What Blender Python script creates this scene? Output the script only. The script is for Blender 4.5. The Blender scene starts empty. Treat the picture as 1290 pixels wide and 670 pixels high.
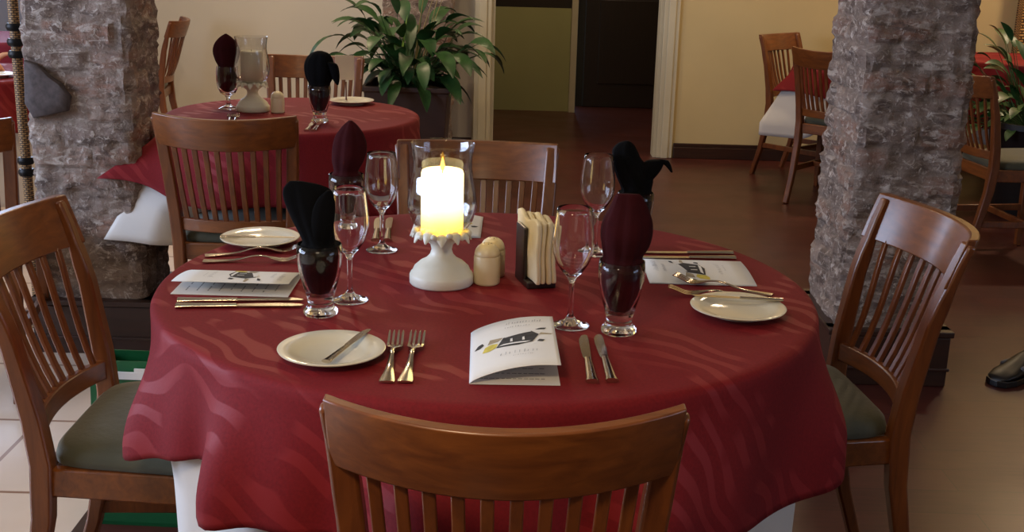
import bpy, bmesh, math, random
from mathutils import Vector, Matrix, noise
random.seed(7)
PI = math.pi
SC = bpy.context.scene
COL = SC.collection

# ------------------------------------------------------------------ camera
F_PX, PITCH, ROLL, CAM_H = 1488.0, 0.27095, 0.0272, 1.378
fwd = Vector((0, math.cos(PITCH), -math.sin(PITCH)))
R0 = Vector((1, 0, 0)); U0 = Vector((0, math.sin(PITCH), math.cos(PITCH)))
c_, s_ = math.cos(ROLL), math.sin(ROLL)
RX = R0 * c_ + U0 * s_
UX = -R0 * s_ + U0 * c_
cam_d = bpy.data.cameras.new('camera'); cam = bpy.data.objects.new('camera', cam_d); COL.objects.link(cam)
cam_d.sensor_width = 36.0; cam_d.lens = F_PX / 1290 * 36.0; cam_d.clip_start = 0.02
M3 = Matrix((RX, UX, -fwd)).transposed()
cam.matrix_world = Matrix.Translation((0, 0, CAM_H)) @ M3.to_4x4()
SC.camera = cam

def ray(px, py):
    return (RX * ((px - 645) / F_PX) - UX * ((py - 335) / F_PX) + fwd)
def at(px, py, z=0.762):          # the point of the room at height z seen at a pixel
    d = ray(px, py); t = (z - CAM_H) / d.z
    return Vector((0, 0, CAM_H)) + d * t
def aty(px, py, y):               # the point of the room at distance y seen at a pixel
    d = ray(px, py)
    return Vector((0, 0, CAM_H)) + d * (y / d.y)

# ------------------------------------------------------------------ materials
def lin(c):
    return tuple(((v / 255) / 12.92 if v / 255 <= 0.04045 else ((v / 255 + 0.055) / 1.055) ** 2.4) for v in c) + (1.0,)

class NT:
    def __init__(s, name):
        s.m = bpy.data.materials.new(name); s.m.use_nodes = True
        s.t = s.m.node_tree; s.b = s.t.nodes['Principled BSDF']
        s.out = s.t.nodes['Material Output']
    def n(s, kind, **kw):
        nd = s.t.nodes.new(kind)
        for k, v in kw.items():
            if k in nd.inputs.keys() if isinstance(k, str) else False: nd.inputs[k].default_value = v
            else: setattr(nd, k, v)
        return nd
    def l(s, a, b): s.t.links.new(a, b)
    def coords(s, scale=(1, 1, 1), rot=(0, 0, 0), space='Object'):
        tc = s.n('ShaderNodeTexCoord'); mp = s.n('ShaderNodeMapping')
        mp.inputs['Scale'].default_value = scale; mp.inputs['Rotation'].default_value = rot
        s.l(tc.outputs[space], mp.inputs['Vector']); return mp.outputs['Vector']
    def noise(s, vec, scale, detail=4, rough=.55, dist=0):
        nd = s.n('ShaderNodeTexNoise'); nd.inputs['Scale'].default_value = scale
        nd.inputs['Detail'].default_value = detail; nd.inputs['Roughness'].default_value = rough
        nd.inputs['Distortion'].default_value = dist
        if vec: s.l(vec, nd.inputs['Vector'])
        return nd.outputs['Fac']
    def ramp(s, fac, stops):
        r = s.n('ShaderNodeValToRGB'); e = r.color_ramp.elements
        while len(e) < len(stops): e.new(.5)
        for i, (p, c) in enumerate(stops): e[i].position = p; e[i].color = c if len(c) == 4 else lin(c)
        s.l(fac, r.inputs['Fac']); return r.outputs['Color']
    def mix(s, fac, a, b, mode='MIX'):
        m = s.n('ShaderNodeMix'); m.data_type = 'RGBA'; m.blend_type = mode
        for sock, v in ((m.inputs[0], fac), (m.inputs[6], a), (m.inputs[7], b)):
            if hasattr(v, 'links') or isinstance(v, bpy.types.NodeSocket): s.l(v, sock)
            else: sock.default_value = v
        return m.outputs[2]
    def bump(s, h, strength=.3, dist=.01):
        b = s.n('ShaderNodeBump'); b.inputs['Strength'].default_value = strength; b.inputs['Distance'].default_value = dist
        s.l(h, b.inputs['Height']); s.l(b.outputs['Normal'], s.b.inputs['Normal'])
    def color(s, c):
        if isinstance(c, bpy.types.NodeSocket): s.l(c, s.b.inputs['Base Color'])
        else: s.b.inputs['Base Color'].default_value = c
    def set(s, **kw):
        for k, v in kw.items(): s.b.inputs[k.replace('_', ' ')].default_value = v
        return s.m

def plain(name, rgb, rough=.5, metal=0.0, var=.12, scale=12, **kw):
    t = NT(name); v = t.coords()
    f = t.noise(v, scale)
    a = lin(rgb); lo = tuple(x * (1 - var) for x in a[:3]) + (1,); hi = tuple(min(1, x * (1 + var)) for x in a[:3]) + (1,)
    t.color(t.ramp(f, [(.3, lo), (.7, hi)]))
    return t.set(Roughness=rough, Metallic=metal, **kw)

def wood(name, dark, light, axis='Z', rough=.32):
    t = NT(name)
    sc = {'Z': (14, 14, 1.2), 'X': (1.2, 14, 14), 'Y': (14, 1.2, 14)}[axis]
    v = t.coords(sc)
    f = t.noise(v, 4, 6, .6, .6)
    c = t.ramp(f, [(.25, dark), (.75, light)])
    f2 = t.noise(t.coords(), 3, 2)
    c = t.mix(t.ramp(f2, [(.35, (0, 0, 0, 1)), (.75, (.35, .35, .35, 1))]), c, lin(dark))
    t.color(c); t.bump(f, .06, .003)
    return t.set(Roughness=rough, Coat_Weight=.25, Coat_Roughness=.2)

M = {}
M['chair_wood'] = wood('chair_wood', (86, 44, 22), (134, 76, 35), 'Z')
M['rail_wood'] = wood('rail_wood', (92, 48, 22), (140, 81, 35), 'X')
M['dark_wood'] = wood('dark_wood', (40, 22, 16), (62, 34, 24), 'X', .4)
M['black_wood'] = wood('black_wood', (24, 16, 13), (40, 26, 20), 'Z', .4)

def seat_fabric():
    t = NT('seat_fabric'); v = t.coords((1, 1, 1))
    f = t.noise(v, 60, 3); g = t.noise(v, 6, 3)
    c = t.ramp(g, [(.3, (66, 68, 52)), (.7, (84, 84, 66))])
    t.color(c); t.bump(f, .25, .004)
    return t.set(Roughness=.75, Sheen_Weight=.2)
M['seat_fabric'] = seat_fabric()

def red_cloth():
    t = NT('red_damask'); v = t.coords()
    w = t.n('ShaderNodeTexWave', wave_type='BANDS', bands_direction='DIAGONAL', wave_profile='TRI')
    w.inputs['Scale'].default_value = 8.5; w.inputs['Distortion'].default_value = 8.0
    w.inputs['Detail'].default_value = 1.0; w.inputs['Detail Scale'].default_value = .75
    t.l(v, w.inputs['Vector'])
    g = t.noise(v, 5.0, 1, .4, .8)
    band = t.ramp(w.outputs['Fac'], [(.52, (0, 0, 0, 1)), (.6, (1, 1, 1, 1))])
    zone = t.ramp(g, [(.48, (0, 0, 0, 1)), (.54, (1, 1, 1, 1))])
    pat = t.mix(1.0, band, zone, 'MULTIPLY')
    weave = t.noise(v, 220, 2)
    base = t.ramp(weave, [(.3, (110, 18, 25)), (.7, (124, 22, 29))])
    t.color(t.mix(pat, base, lin((132, 30, 35))))
    bw = t.n('ShaderNodeRGBToBW'); t.l(pat, bw.inputs[0])
    mr = t.n('ShaderNodeMapRange'); mr.inputs['To Min'].default_value = .78; mr.inputs['To Max'].default_value = .6
    t.l(bw.outputs[0], mr.inputs['Value']); t.l(mr.outputs[0], t.b.inputs['Roughness'])
    t.bump(weave, .12, .002)
    return t.set(Specular_IOR_Level=.25)
M['red_cloth'] = red_cloth()
M['white_cloth'] = plain('white_cloth', (214, 210, 204), .8, var=.03, scale=5)
M['magenta_cloth'] = plain('magenta_cloth', (120, 20, 60), .7)
M['china'] = plain('china', (226, 220, 198), .12, var=.02, Coat_Weight=.4)
M['ivory'] = plain('ivory_ceramic', (226, 212, 176), .3, var=.03)
M['ceramic'] = plain('white_ceramic', (222, 222, 208), .42, var=.04)
M['paper'] = plain('paper', (226, 226, 222), .7, var=.015, scale=3)
M['ink'] = plain('ink', (52, 52, 54), .8, var=.35, scale=90)
M['pale_ink'] = plain('pale_ink', (138, 140, 142), .8, var=.2, scale=120)
M['yellow_ink'] = plain('yellow_ink', (206, 190, 84), .8, var=.2, scale=80)
M['tan_ink'] = plain('tan_ink', (160, 146, 120), .8, var=.3, scale=60)
M['steel'] = plain('cutlery_steel', (205, 196, 178), .17, 1.0, var=.04)
M['black_cloth'] = plain('black_napkin_cloth', (7, 7, 8), .95, var=.3, scale=20, Specular_IOR_Level=.12)
M['maroon_cloth'] = plain('maroon_napkin_cloth', (52, 9, 14), .9, var=.25, scale=20, Specular_IOR_Level=.15)
M['cream_cloth'] = plain('cream_paper_napkin', (222, 208, 172), .8, var=.05, scale=30)
M['iron'] = plain('black_iron', (20, 18, 18), .45, .6)
M['green_bag'] = plain('green_bag', (8, 88, 46), .5, var=.12, scale=6)
M['plaster_warm'] = plain('plaster_warm', (206, 186, 138), .85, var=.06, scale=1.4)
M['plaster_grey'] = plain('plaster_grey', (206, 200, 186), .85, var=.04, scale=1.2)
M['plaster_daylit'] = plain('plaster_daylit', (150, 162, 196), .85, var=.04, scale=1.2)  # bluish tone puts the cool daylight on this wall into its colour
M['corridor_green'] = plain('corridor_green', (176, 176, 124), .8, var=.05, scale=2)
M['dark_paint'] = plain('dark_paint', (44, 34, 28), .7, var=.1, scale=3)
M['trim_paint'] = plain('trim_paint', (206, 198, 172), .55, var=.04, scale=4)
M['ceiling_paint'] = plain('ceiling_paint', (200, 186, 160), .9, var=.03, scale=2)
M['leaf'] = plain('leaf', (38, 74, 34), .42, var=.35, scale=16)
M['leaf_bright'] = plain('leaf_bright', (128, 160, 62), .4, var=.15, scale=16)
M['dry_stalk'] = plain('dry_stalk', (176, 160, 116), .8, var=.15, scale=30)
M['soil'] = plain('soil', (40, 28, 20), .95, var=.4, scale=60)
M['pot'] = plain('brown_planter', (58, 36, 26), .5, var=.12, scale=6)
M['black_pot'] = plain('black_planter', (30, 26, 26), .45, var=.12, scale=6)
M['black_leather'] = plain('black_leather', (20, 19, 22), .4, var=.2, scale=30)
M['grey_mesh'] = plain('grey_mesh', (110, 112, 120), .7, var=.1, scale=80)
M['blue_sheen'] = plain('blue_sheen', (58, 96, 170), .9, var=.1, scale=40)
M['peach_cloth'] = plain('peach_cloth', (224, 168, 130), .8, var=.05, scale=20)
M['shade_cloth'] = plain('beige_card', (216, 196, 160), .7, var=.04, scale=10)

def woven(name, a, b, s=60):
    t = NT(name); v = t.coords()
    ck = t.n('ShaderNodeTexBrick'); ck.inputs['Scale'].default_value = s
    ck.inputs['Color1'].default_value = lin(a); ck.inputs['Color2'].default_value = lin(b)
    ck.inputs['Mortar'].default_value = lin((60, 40, 22)); ck.inputs['Mortar Size'].default_value = .06
    v2 = t.coords((1, 1, 1), (PI / 2, 0, 0)); t.l(v2, ck.inputs['Vector'])
    t.color(ck.outputs['Color']); t.bump(ck.outputs['Fac'], -.4, .004)
    return t.set(Roughness=.6)
M['cement'] = plain('cement_patch', (82, 72, 70), .9, var=.35, scale=45)
M['rattan'] = woven('rattan_weave', (176, 138, 88), (150, 112, 66), 34)
M['screen_weave'] = woven('screen_weave', (226, 186, 120), (196, 150, 88), 14)

def glass(name, thin=False):
    t = NT(name)
    if not thin:
        return t.set(Base_Color=(1, 1, 1, 1), Roughness=0.0, IOR=1.45, Transmission_Weight=1.0)
    tr = t.n('ShaderNodeBsdfTransparent'); gl = t.n('ShaderNodeBsdfGlossy'); gl.inputs['Roughness'].default_value = .02
    tr.inputs['Color'].default_value = (.95, .955, .96, 1)
    fr = t.n('ShaderNodeLayerWeight'); fr.inputs['Blend'].default_value = .5
    pw = t.n('ShaderNodeMath', operation='POWER'); t.l(fr.outputs['Facing'], pw.inputs[0]); pw.inputs[1].default_value = 2.2
    ma = t.n('ShaderNodeMath', operation='MULTIPLY_ADD'); t.l(pw.outputs[0], ma.inputs[0]); ma.inputs[1].default_value = .9; ma.inputs[2].default_value = .04
    mx = t.n('ShaderNodeMixShader'); t.l(ma.outputs[0], mx.inputs[0]); t.l(tr.outputs[0], mx.inputs[1]); t.l(gl.outputs[0], mx.inputs[2])
    t.l(mx.outputs[0], t.out.inputs['Surface']); return t.m
M['glass'] = glass('clear_glass')
M['glass_thin'] = glass('lamp_glass', True)

def candle(name, lit):
    t = NT(name); v = t.coords()
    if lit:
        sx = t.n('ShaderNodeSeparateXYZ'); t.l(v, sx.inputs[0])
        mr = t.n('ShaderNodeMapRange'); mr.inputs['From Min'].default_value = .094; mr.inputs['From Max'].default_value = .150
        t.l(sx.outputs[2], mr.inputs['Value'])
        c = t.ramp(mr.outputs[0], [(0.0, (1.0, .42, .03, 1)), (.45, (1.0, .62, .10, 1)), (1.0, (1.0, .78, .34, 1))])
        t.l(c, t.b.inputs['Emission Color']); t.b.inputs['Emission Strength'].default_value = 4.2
    t.color(lin((240, 224, 170) if lit else (222, 214, 190)))
    return t.set(Roughness=.45, Subsurface_Weight=.0)
M['candle_lit'] = candle('lit_candle_wax', True)
M['candle'] = candle('candle_wax', False)
def emis(name, col, s):
    t = NT(name); t.set(Base_Color=col, Emission_Color=col, Emission_Strength=s); return t.m
M['flame'] = emis('flame', (1, .45, .05, 1), 6)

def floor_mat():
    t = NT('floor_boards'); v = t.coords()
    br = t.n('ShaderNodeTexBrick'); br.offset = .37; br.inputs['Scale'].default_value = 1.0
    br.inputs['Brick Width'].default_value = 1.9; br.inputs['Row Height'].default_value = .13
    br.inputs['Mortar Size'].default_value = .0022; br.inputs['Mortar Smooth'].default_value = .2
    br.inputs['Color1'].default_value = lin((80, 38, 32)); br.inputs['Color2'].default_value = lin((64, 30, 25))
    br.inputs['Mortar'].default_value = lin((40, 20, 15)); t.l(v, br.inputs['Vector'])
    g = t.noise(t.coords((1.5, 18, 1)), 4, 5, .6, .4)
    c = t.mix(.35, br.outputs['Color'], t.ramp(g, [(.3, (54, 25, 21)), (.7, (92, 46, 39))]))
    t.color(c)
    r = t.ramp(t.noise(v, 2.5, 4), [(.3, (.30, .30, .30, 1)), (.7, (.40, .40, .40, 1))])
    t.l(r, t.b.inputs['Roughness']); t.bump(br.outputs['Fac'], -.15, .002)
    return t.set(Coat_Weight=.05, Coat_Roughness=.2, Specular_IOR_Level=.35)
M['floor'] = floor_mat()

def masonry():
    t = NT('rough_masonry'); v = t.coords()
    a = t.n('ShaderNodeVertexColor'); a.layer_name = 'brick'
    sp = t.n('ShaderNodeSeparateColor'); t.l(a.outputs['Color'], sp.inputs[0])
    tint = t.ramp(sp.outputs[0], [(0, (98, 82, 74)), (.35, (124, 104, 94)), (.6, (142, 122, 110)), (.8, (134, 94, 76)), (1, (160, 140, 126))])
    vs_ = t.coords((1, 1, 2.6))
    n1 = t.noise(vs_, 22, 6, .7); n2 = t.noise(vs_, 9, 5, .65, .5); n3 = t.noise(v, 48, 5, .75, .6); n4 = t.noise(vs_, 14, 4, .6, 1.0)
    c = t.mix(t.ramp(n1, [(.42, (0, 0, 0, 1)), (.6, (.7, .7, .7, 1))]), tint, lin((150, 134, 122)))
    c = t.mix(t.ramp(n2, [(.50, (0, 0, 0, 1)), (.60, (.8, .8, .8, 1))]), c, lin((84, 68, 60)))
    c = t.mix(t.ramp(n4, [(.56, (0, 0, 0, 1)), (.62, (.7, .7, .7, 1))]), c, lin((190, 176, 164)))
    c = t.mix(t.ramp(n3, [(.55, (0, 0, 0, 1)), (.63, (.8, .8, .8, 1))]), c, lin((204, 192, 182)))
    c = t.mix(sp.outputs[1], c, lin((136, 120, 108)))
    t.color(c); t.bump(n3, .8, .014)
    return t.set(Roughness=.9)
M['masonry'] = masonry()

# ------------------------------------------------------------------ mesh building
class MB:
    def __init__(s): s.v = []; s.f = []; s.mi = []; s.cur = 0
    def add(s, vs, fs):
        o = len(s.v); s.v += [tuple(x) for x in vs]; s.f += [tuple(i + o for i in f) for f in fs]; s.mi += [s.cur] * len(fs)
        return s
    def box(s, c, d, rot=None):
        vs = [Vector((x * d[0] / 2, y * d[1] / 2, z * d[2] / 2)) for x in (-1, 1) for y in (-1, 1) for z in (-1, 1)]
        if rot: vs = [rot @ q for q in vs]
        vs = [q + Vector(c) for q in vs]
        return s.add(vs, [(0, 1, 3, 2), (4, 6, 7, 5), (0, 4, 5, 1), (2, 3, 7, 6), (0, 2, 6, 4), (1, 5, 7, 3)])
    def rings(s, rings, cap=True, close=False):
        n = len(rings[0]); o = len(s.v); vs = [q for r in rings for q in r]; fs = []
        m = len(rings)
        for i in range(m if close else m - 1):
            a, b = i * n, ((i + 1) % m) * n
            for j in range(n): fs.append((a + j, a + (j + 1) % n, b + (j + 1) % n, b + j))
        if cap and not close:
            fs.append(tuple(range(n - 1, -1, -1))); fs.append(tuple((m - 1) * n + j for j in range(n)))
        return s.add(vs, fs)
    def lathe(s, prof, seg=40, c=(0, 0, 0), close=False, wob=None):
        rs = []
        for r, z in prof:
            rs.append([(c[0] + max(r, 1e-4) * math.cos(2 * PI * j / seg), c[1] + max(r, 1e-4) * math.sin(2 * PI * j / seg), c[2] + z) for j in range(seg)])
        return s.rings(rs, cap=not close, close=close)
    def bar(s, pts, sx, sy, up=(0, 0, 1), n=4, pw=None):
        """sweep a rectangle (n=4) or ellipse (n>4) along pts; sx, sy full sizes per point"""
        pts = [Vector(p) for p in pts]; rs = []
        up = Vector(up)
        for i, p in enumerate(pts):
            d = (pts[min(i + 1, len(pts) - 1)] - pts[max(i - 1, 0)]).normalized()
            a = d.cross(up)
            if a.length < 1e-4: a = d.cross(Vector((0, 1, 0)))
            a.normalize(); b = a.cross(d).normalized()
            w = sx[i] if hasattr(sx, '__len__') else sx; h = sy[i] if hasattr(sy, '__len__') else sy
            if n == 4: rs.append([p + a * (w / 2) * q[0] + b * (h / 2) * q[1] for q in ((-1, -1), (1, -1), (1, 1), (-1, 1))])
            else: rs.append([p + a * (w / 2) * math.cos(2 * PI * j / n) + b * (h / 2) * math.sin(2 * PI * j / n) for j in range(n)])
        return s.rings(rs)
    def prism(s, poly, z0, z1, fn=None):
        """outline in x, y extruded z0..z1; fn maps a point afterwards"""
        n = len(poly); vs = [Vector((x, y, z0)) for x, y in poly] + [Vector((x, y, z1)) for x, y in poly]
        if fn: vs = [fn(q) for q in vs]
        fs = [tuple(range(n - 1, -1, -1)), tuple(range(n, 2 * n))] + [(i, (i + 1) % n, n + (i + 1) % n, n + i) for i in range(n)]
        return s.add(vs, fs)
    def sheet(s, fn, nu, nv, th=None):
        o = len(s.v); vs = [Vector(fn(i / nu, j / nv)) for j in range(nv + 1) for i in range(nu + 1)]
        W = nu + 1; fs = [(j * W + i, j * W + i + 1, (j + 1) * W + i + 1, (j + 1) * W + i) for j in range(nv) for i in range(nu)]
        return s.add(vs, fs)
    def build(s, name, mat, parent=None, smooth=True, bevel=0, solid=0, subsurf=0, loc=None, angle=40, seg=2):
        me = bpy.data.meshes.new(name); me.from_pydata(s.v, [], s.f); me.update()
        mats = mat if isinstance(mat, list) else [mat]
        for m in mats: me.materials.append(m)
        for p, i in zip(me.polygons, s.mi): p.material_index = i
        bm = bmesh.new(); bm.from_mesh(me); bmesh.ops.recalc_face_normals(bm, faces=bm.faces); bm.to_mesh(me); bm.free()
        if smooth:
            for p in me.polygons: p.use_smooth = True
            try: me.set_sharp_from_angle(angle=math.radians(angle))
            except Exception: pass
        o = bpy.data.objects.new(name, me); COL.objects.link(o)
        if loc is not None: o.location = loc
        if parent is not None: o.parent = parent
        if solid:
            md = o.modifiers.new('solid', 'SOLIDIFY'); md.thickness = solid; md.offset = 0
        if bevel:
            md = o.modifiers.new('bevel', 'BEVEL'); md.width = bevel; md.segments = seg; md.limit_method = 'ANGLE'; md.harden_normals = False
        if subsurf:
            md = o.modifiers.new('sub', 'SUBSURF'); md.levels = md.render_levels = subsurf
        return o

def tag(o, label=None, cat=None, group=None, kind=None):
    if label: o['label'] = label
    if cat: o['category'] = cat
    if group: o['group'] = group
    if kind: o['kind'] = kind
    return o
def thing(name, label, cat, loc=(0, 0, 0), rz=0, group=None):
    o = bpy.data.objects.new(name, None); COL.objects.link(o); o.empty_display_size = .05
    o.location = loc; o.rotation_euler = (0, 0, rz); return tag(o, label, cat, group)
def copy_tree(o, parent=None):
    c = o.copy(); COL.objects.link(c)
    if parent is not None: c.parent = parent
    for ch in list(o.children): copy_tree(ch, c)
    return c
def struct(o): o['kind'] = 'structure'; return o

# ------------------------------------------------------------------ the room
BACK = 7.75; LEFT = -4.2; RIGHT = 5.0; REAR = -3.2; TOP = 3.0
struct(MB().box(((LEFT + RIGHT) / 2, (REAR + 11) / 2, -.05), (RIGHT - LEFT + .4, 11 - REAR + .4, .1)).build('floor', M['floor'], smooth=False))
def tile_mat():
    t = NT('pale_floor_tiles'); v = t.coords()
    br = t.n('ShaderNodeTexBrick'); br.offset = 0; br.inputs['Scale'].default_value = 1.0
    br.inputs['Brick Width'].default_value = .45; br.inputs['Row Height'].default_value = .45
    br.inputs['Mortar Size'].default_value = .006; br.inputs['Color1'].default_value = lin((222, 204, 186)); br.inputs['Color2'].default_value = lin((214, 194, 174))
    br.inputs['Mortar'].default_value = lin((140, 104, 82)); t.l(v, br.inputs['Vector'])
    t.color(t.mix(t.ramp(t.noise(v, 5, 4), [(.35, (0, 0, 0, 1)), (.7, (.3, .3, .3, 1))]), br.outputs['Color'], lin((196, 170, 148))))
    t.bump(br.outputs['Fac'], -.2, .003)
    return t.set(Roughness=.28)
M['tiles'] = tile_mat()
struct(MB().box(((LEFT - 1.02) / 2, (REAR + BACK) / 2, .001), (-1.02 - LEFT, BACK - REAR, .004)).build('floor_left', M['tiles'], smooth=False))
struct(MB().box((-1.0, (REAR + BACK) / 2, .002), (.04, BACK - REAR, .006)).build('trim_6', M['dark_wood'], smooth=False))
struct(MB().box(((LEFT + RIGHT) / 2, (REAR + 11) / 2, TOP + .05), (RIGHT - LEFT + .4, 11 - REAR + .4, .1)).build('ceiling', M['ceiling_paint'], smooth=False))
jl0, jl1 = aty(597, 100, BACK).x, aty(618, 100, BACK).x
jr0, jr1 = aty(834, 60, BACK).x, aty(857, 10, BACK).x
def wall(name, x0, x1, y0, y1, z0, z1, mat):
    return struct(MB().box(((x0 + x1) / 2, (y0 + y1) / 2, (z0 + z1) / 2), (x1 - x0, y1 - y0, z1 - z0)).build(name, mat, smooth=False))
wall('wall_back', jr1 - .03, RIGHT, BACK, BACK + .14, 0, TOP, M['plaster_warm'])
wall('wall_back_middle', -2.45, jl0 + .03, BACK, BACK + .14, 0, TOP, M['plaster_grey'])
wall('wall_back_head', jl0 + .03, jr1 - .03, BACK, BACK + .14, 2.15, TOP, M['plaster_warm'])
# left part of the back wall has a window
wz0, wz1 = 1.25, 2.65
mb = MB()
mb.box((-2.55, BACK + .07, TOP / 2), (.2, .14, TOP)).box((-4.1, BACK + .07, TOP / 2), (.2, .14, TOP))
mb.box((-3.325, BACK + .07, wz0 / 2), (1.35, .14, wz0)).box((-3.325, BACK + .07, (wz1 + TOP) / 2), (1.35, .14, TOP - wz1))
struct(mb.build('wall_back_left', M['plaster_daylit'], smooth=False))
def window(name, cx, cy, z0, z1, w, horizontal):
    f = MB(); t = .06
    def bx(u, z, du, dz):
        if horizontal: f.box((cx + u, cy, z), (du, .08, dz))
        else: f.box((cx, cy + u, z), (.08, du, dz))
    for u in (-w / 2 + t / 2, w / 2 - t / 2, 0): bx(u, (z0 + z1) / 2, t, z1 - z0)
    for z in (z0 + t / 2, z1 - t / 2): bx(0, z, w, t)
    o = struct(f.build(name, M['trim_paint'], smooth=False, bevel=.006))
    p = MB()
    p.box((cx, cy, (z0 + z1) / 2), (w - t, .006, z1 - z0 - t) if horizontal else (.006, w - t, z1 - z0 - t))
    p.build('window_pane', M['glass_thin'], o, smooth=False)
window('window_2', -3.325, BACK + .07, wz0, wz1, 1.35, True)
# left wall with one wide window
ly0, ly1, lz0, lz1 = .4, 3.6, .9, 2.5
mb = MB()
for y0, y1, z0, z1 in ((REAR, ly0, 0, TOP), (ly1, BACK, 0, TOP), (ly0, ly1, 0, lz0), (ly0, ly1, lz1, TOP)):
    mb.box((LEFT - .07, (y0 + y1) / 2, (z0 + z1) / 2), (.14, y1 - y0, z1 - z0))
struct(mb.build('wall_left', M['plaster_grey'], smooth=False))
window('window_1', LEFT - .07, (ly0 + ly1) / 2, lz0, lz1, ly1 - ly0, False)
ry0, ry1 = -1.6, 1.2
mb = MB()
for y0, y1, z0, z1 in ((REAR, ry0, 0, TOP), (ry1, BACK, 0, TOP), (ry0, ry1, 0, lz0), (ry0, ry1, lz1, TOP)):
    mb.box((RIGHT + .07, (y0 + y1) / 2, (z0 + z1) / 2), (.14, y1 - y0, z1 - z0))
struct(mb.build('wall_right', M['plaster_warm'], smooth=False))
window('window_3', RIGHT + .07, (ry0 + ry1) / 2, lz0, lz1, ry1 - ry0, False)
wall('wall_rear', LEFT, RIGHT, REAR - .14, REAR, 0, TOP, M['plaster_warm'])
# skirting on the right of the door and behind the middle
def skirting(name, x0, x1, y, h):
    mb = MB(); mb.box(((x0 + x1) / 2, y - .011, h / 2 - .012), (x1 - x0, .022, h - .024)).box(((x0 + x1) / 2, y - .007, h - .012), (x1 - x0, .014, .024))
    return struct(mb.build(name, M['dark_wood'], smooth=False, bevel=.004))
skirting('baseboard_right', jr1 + .01, RIGHT, BACK, .1)
skirting('baseboard_middle', -2.45, jl0 - .01, BACK, .1)
# door casing
def casing(name, x0, x1, z1=2.2):
    mb = MB(); mb.box(((x0 + x1) / 2, BACK - .012, z1 / 2), (x1 - x0, .024, z1))
    w = (x1 - x0)
    mb.box(((x0 + x1) / 2, BACK - .03, z1 / 2), (w * .45, .012, z1))
    return struct(mb.build(name, M['trim_paint'], smooth=False, bevel=.005))
casing('trim_1', jl0, jl1); casing('trim_2', jr0, jr1)
mb = MB().box(((jl0 + jr1) / 2, BACK - .012, 2.23), (jr1 - jl0, .024, .1)); struct(mb.build('trim_3', M['trim_paint'], smooth=False, bevel=.005))
mb = MB().box((jl1 + .01, BACK + .07, 1.07), (.02, .14, 2.14)).box((jr0 - .01, BACK + .07, 1.07), (.02, .14, 2.14)); struct(mb.build('trim_4', M['trim_paint'], smooth=False))
# corridor beyond the door
CY = 9.8
gx1 = aty(718, 70, CY).x; gx2 = aty(726, 70, CY).x
gz = aty(660, 9, CY).z
wall('wall_corridor', -1.6, gx1, CY, CY + .1, 0, gz, M['corridor_green'])
wall('wall_corridor_upper', -1.6, gx1, CY, CY + .1, gz, TOP, M['dark_paint'])
mb = MB().box(((gx1 + gx2) / 2, CY - .01, TOP / 2), (gx2 - gx1, .12, TOP)); struct(mb.build('trim_5', M['trim_paint'], smooth=False, bevel=.004))
wall('wall_corridor_side', -1.7, -1.6, BACK + .14, CY + .1, 0, TOP, M['dark_paint'])
wall('wall_corridor_far_side', 2.3, 2.4, BACK + .14, CY + .1, 0, TOP, M['dark_paint'])
wall('wall_corridor_dark', gx2, 2.3, CY + .35, CY + .45, 0, TOP, M['dark_paint'])
d = MB().box((gx2 + .5, CY + .33, 1.0), (.84, .04, 2.0))
for z in (.55, 1.45): d.box((gx2 + .5, CY + .305, z), (.6, .015, .7))
door = struct(d.build('door_1', M['black_wood'], smooth=False, bevel=.006))
MB().lathe([(0, 0), (.012, .0), (.012, .03), (.026, .04), (.026, .06), (0, .068)], 16).build('door_knob', M['steel'], door).matrix_local = Matrix.Translation((gx2 + .84, CY + .31, 1.0)) @ Matrix.Rotation(PI / 2, 4, 'X')

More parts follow.
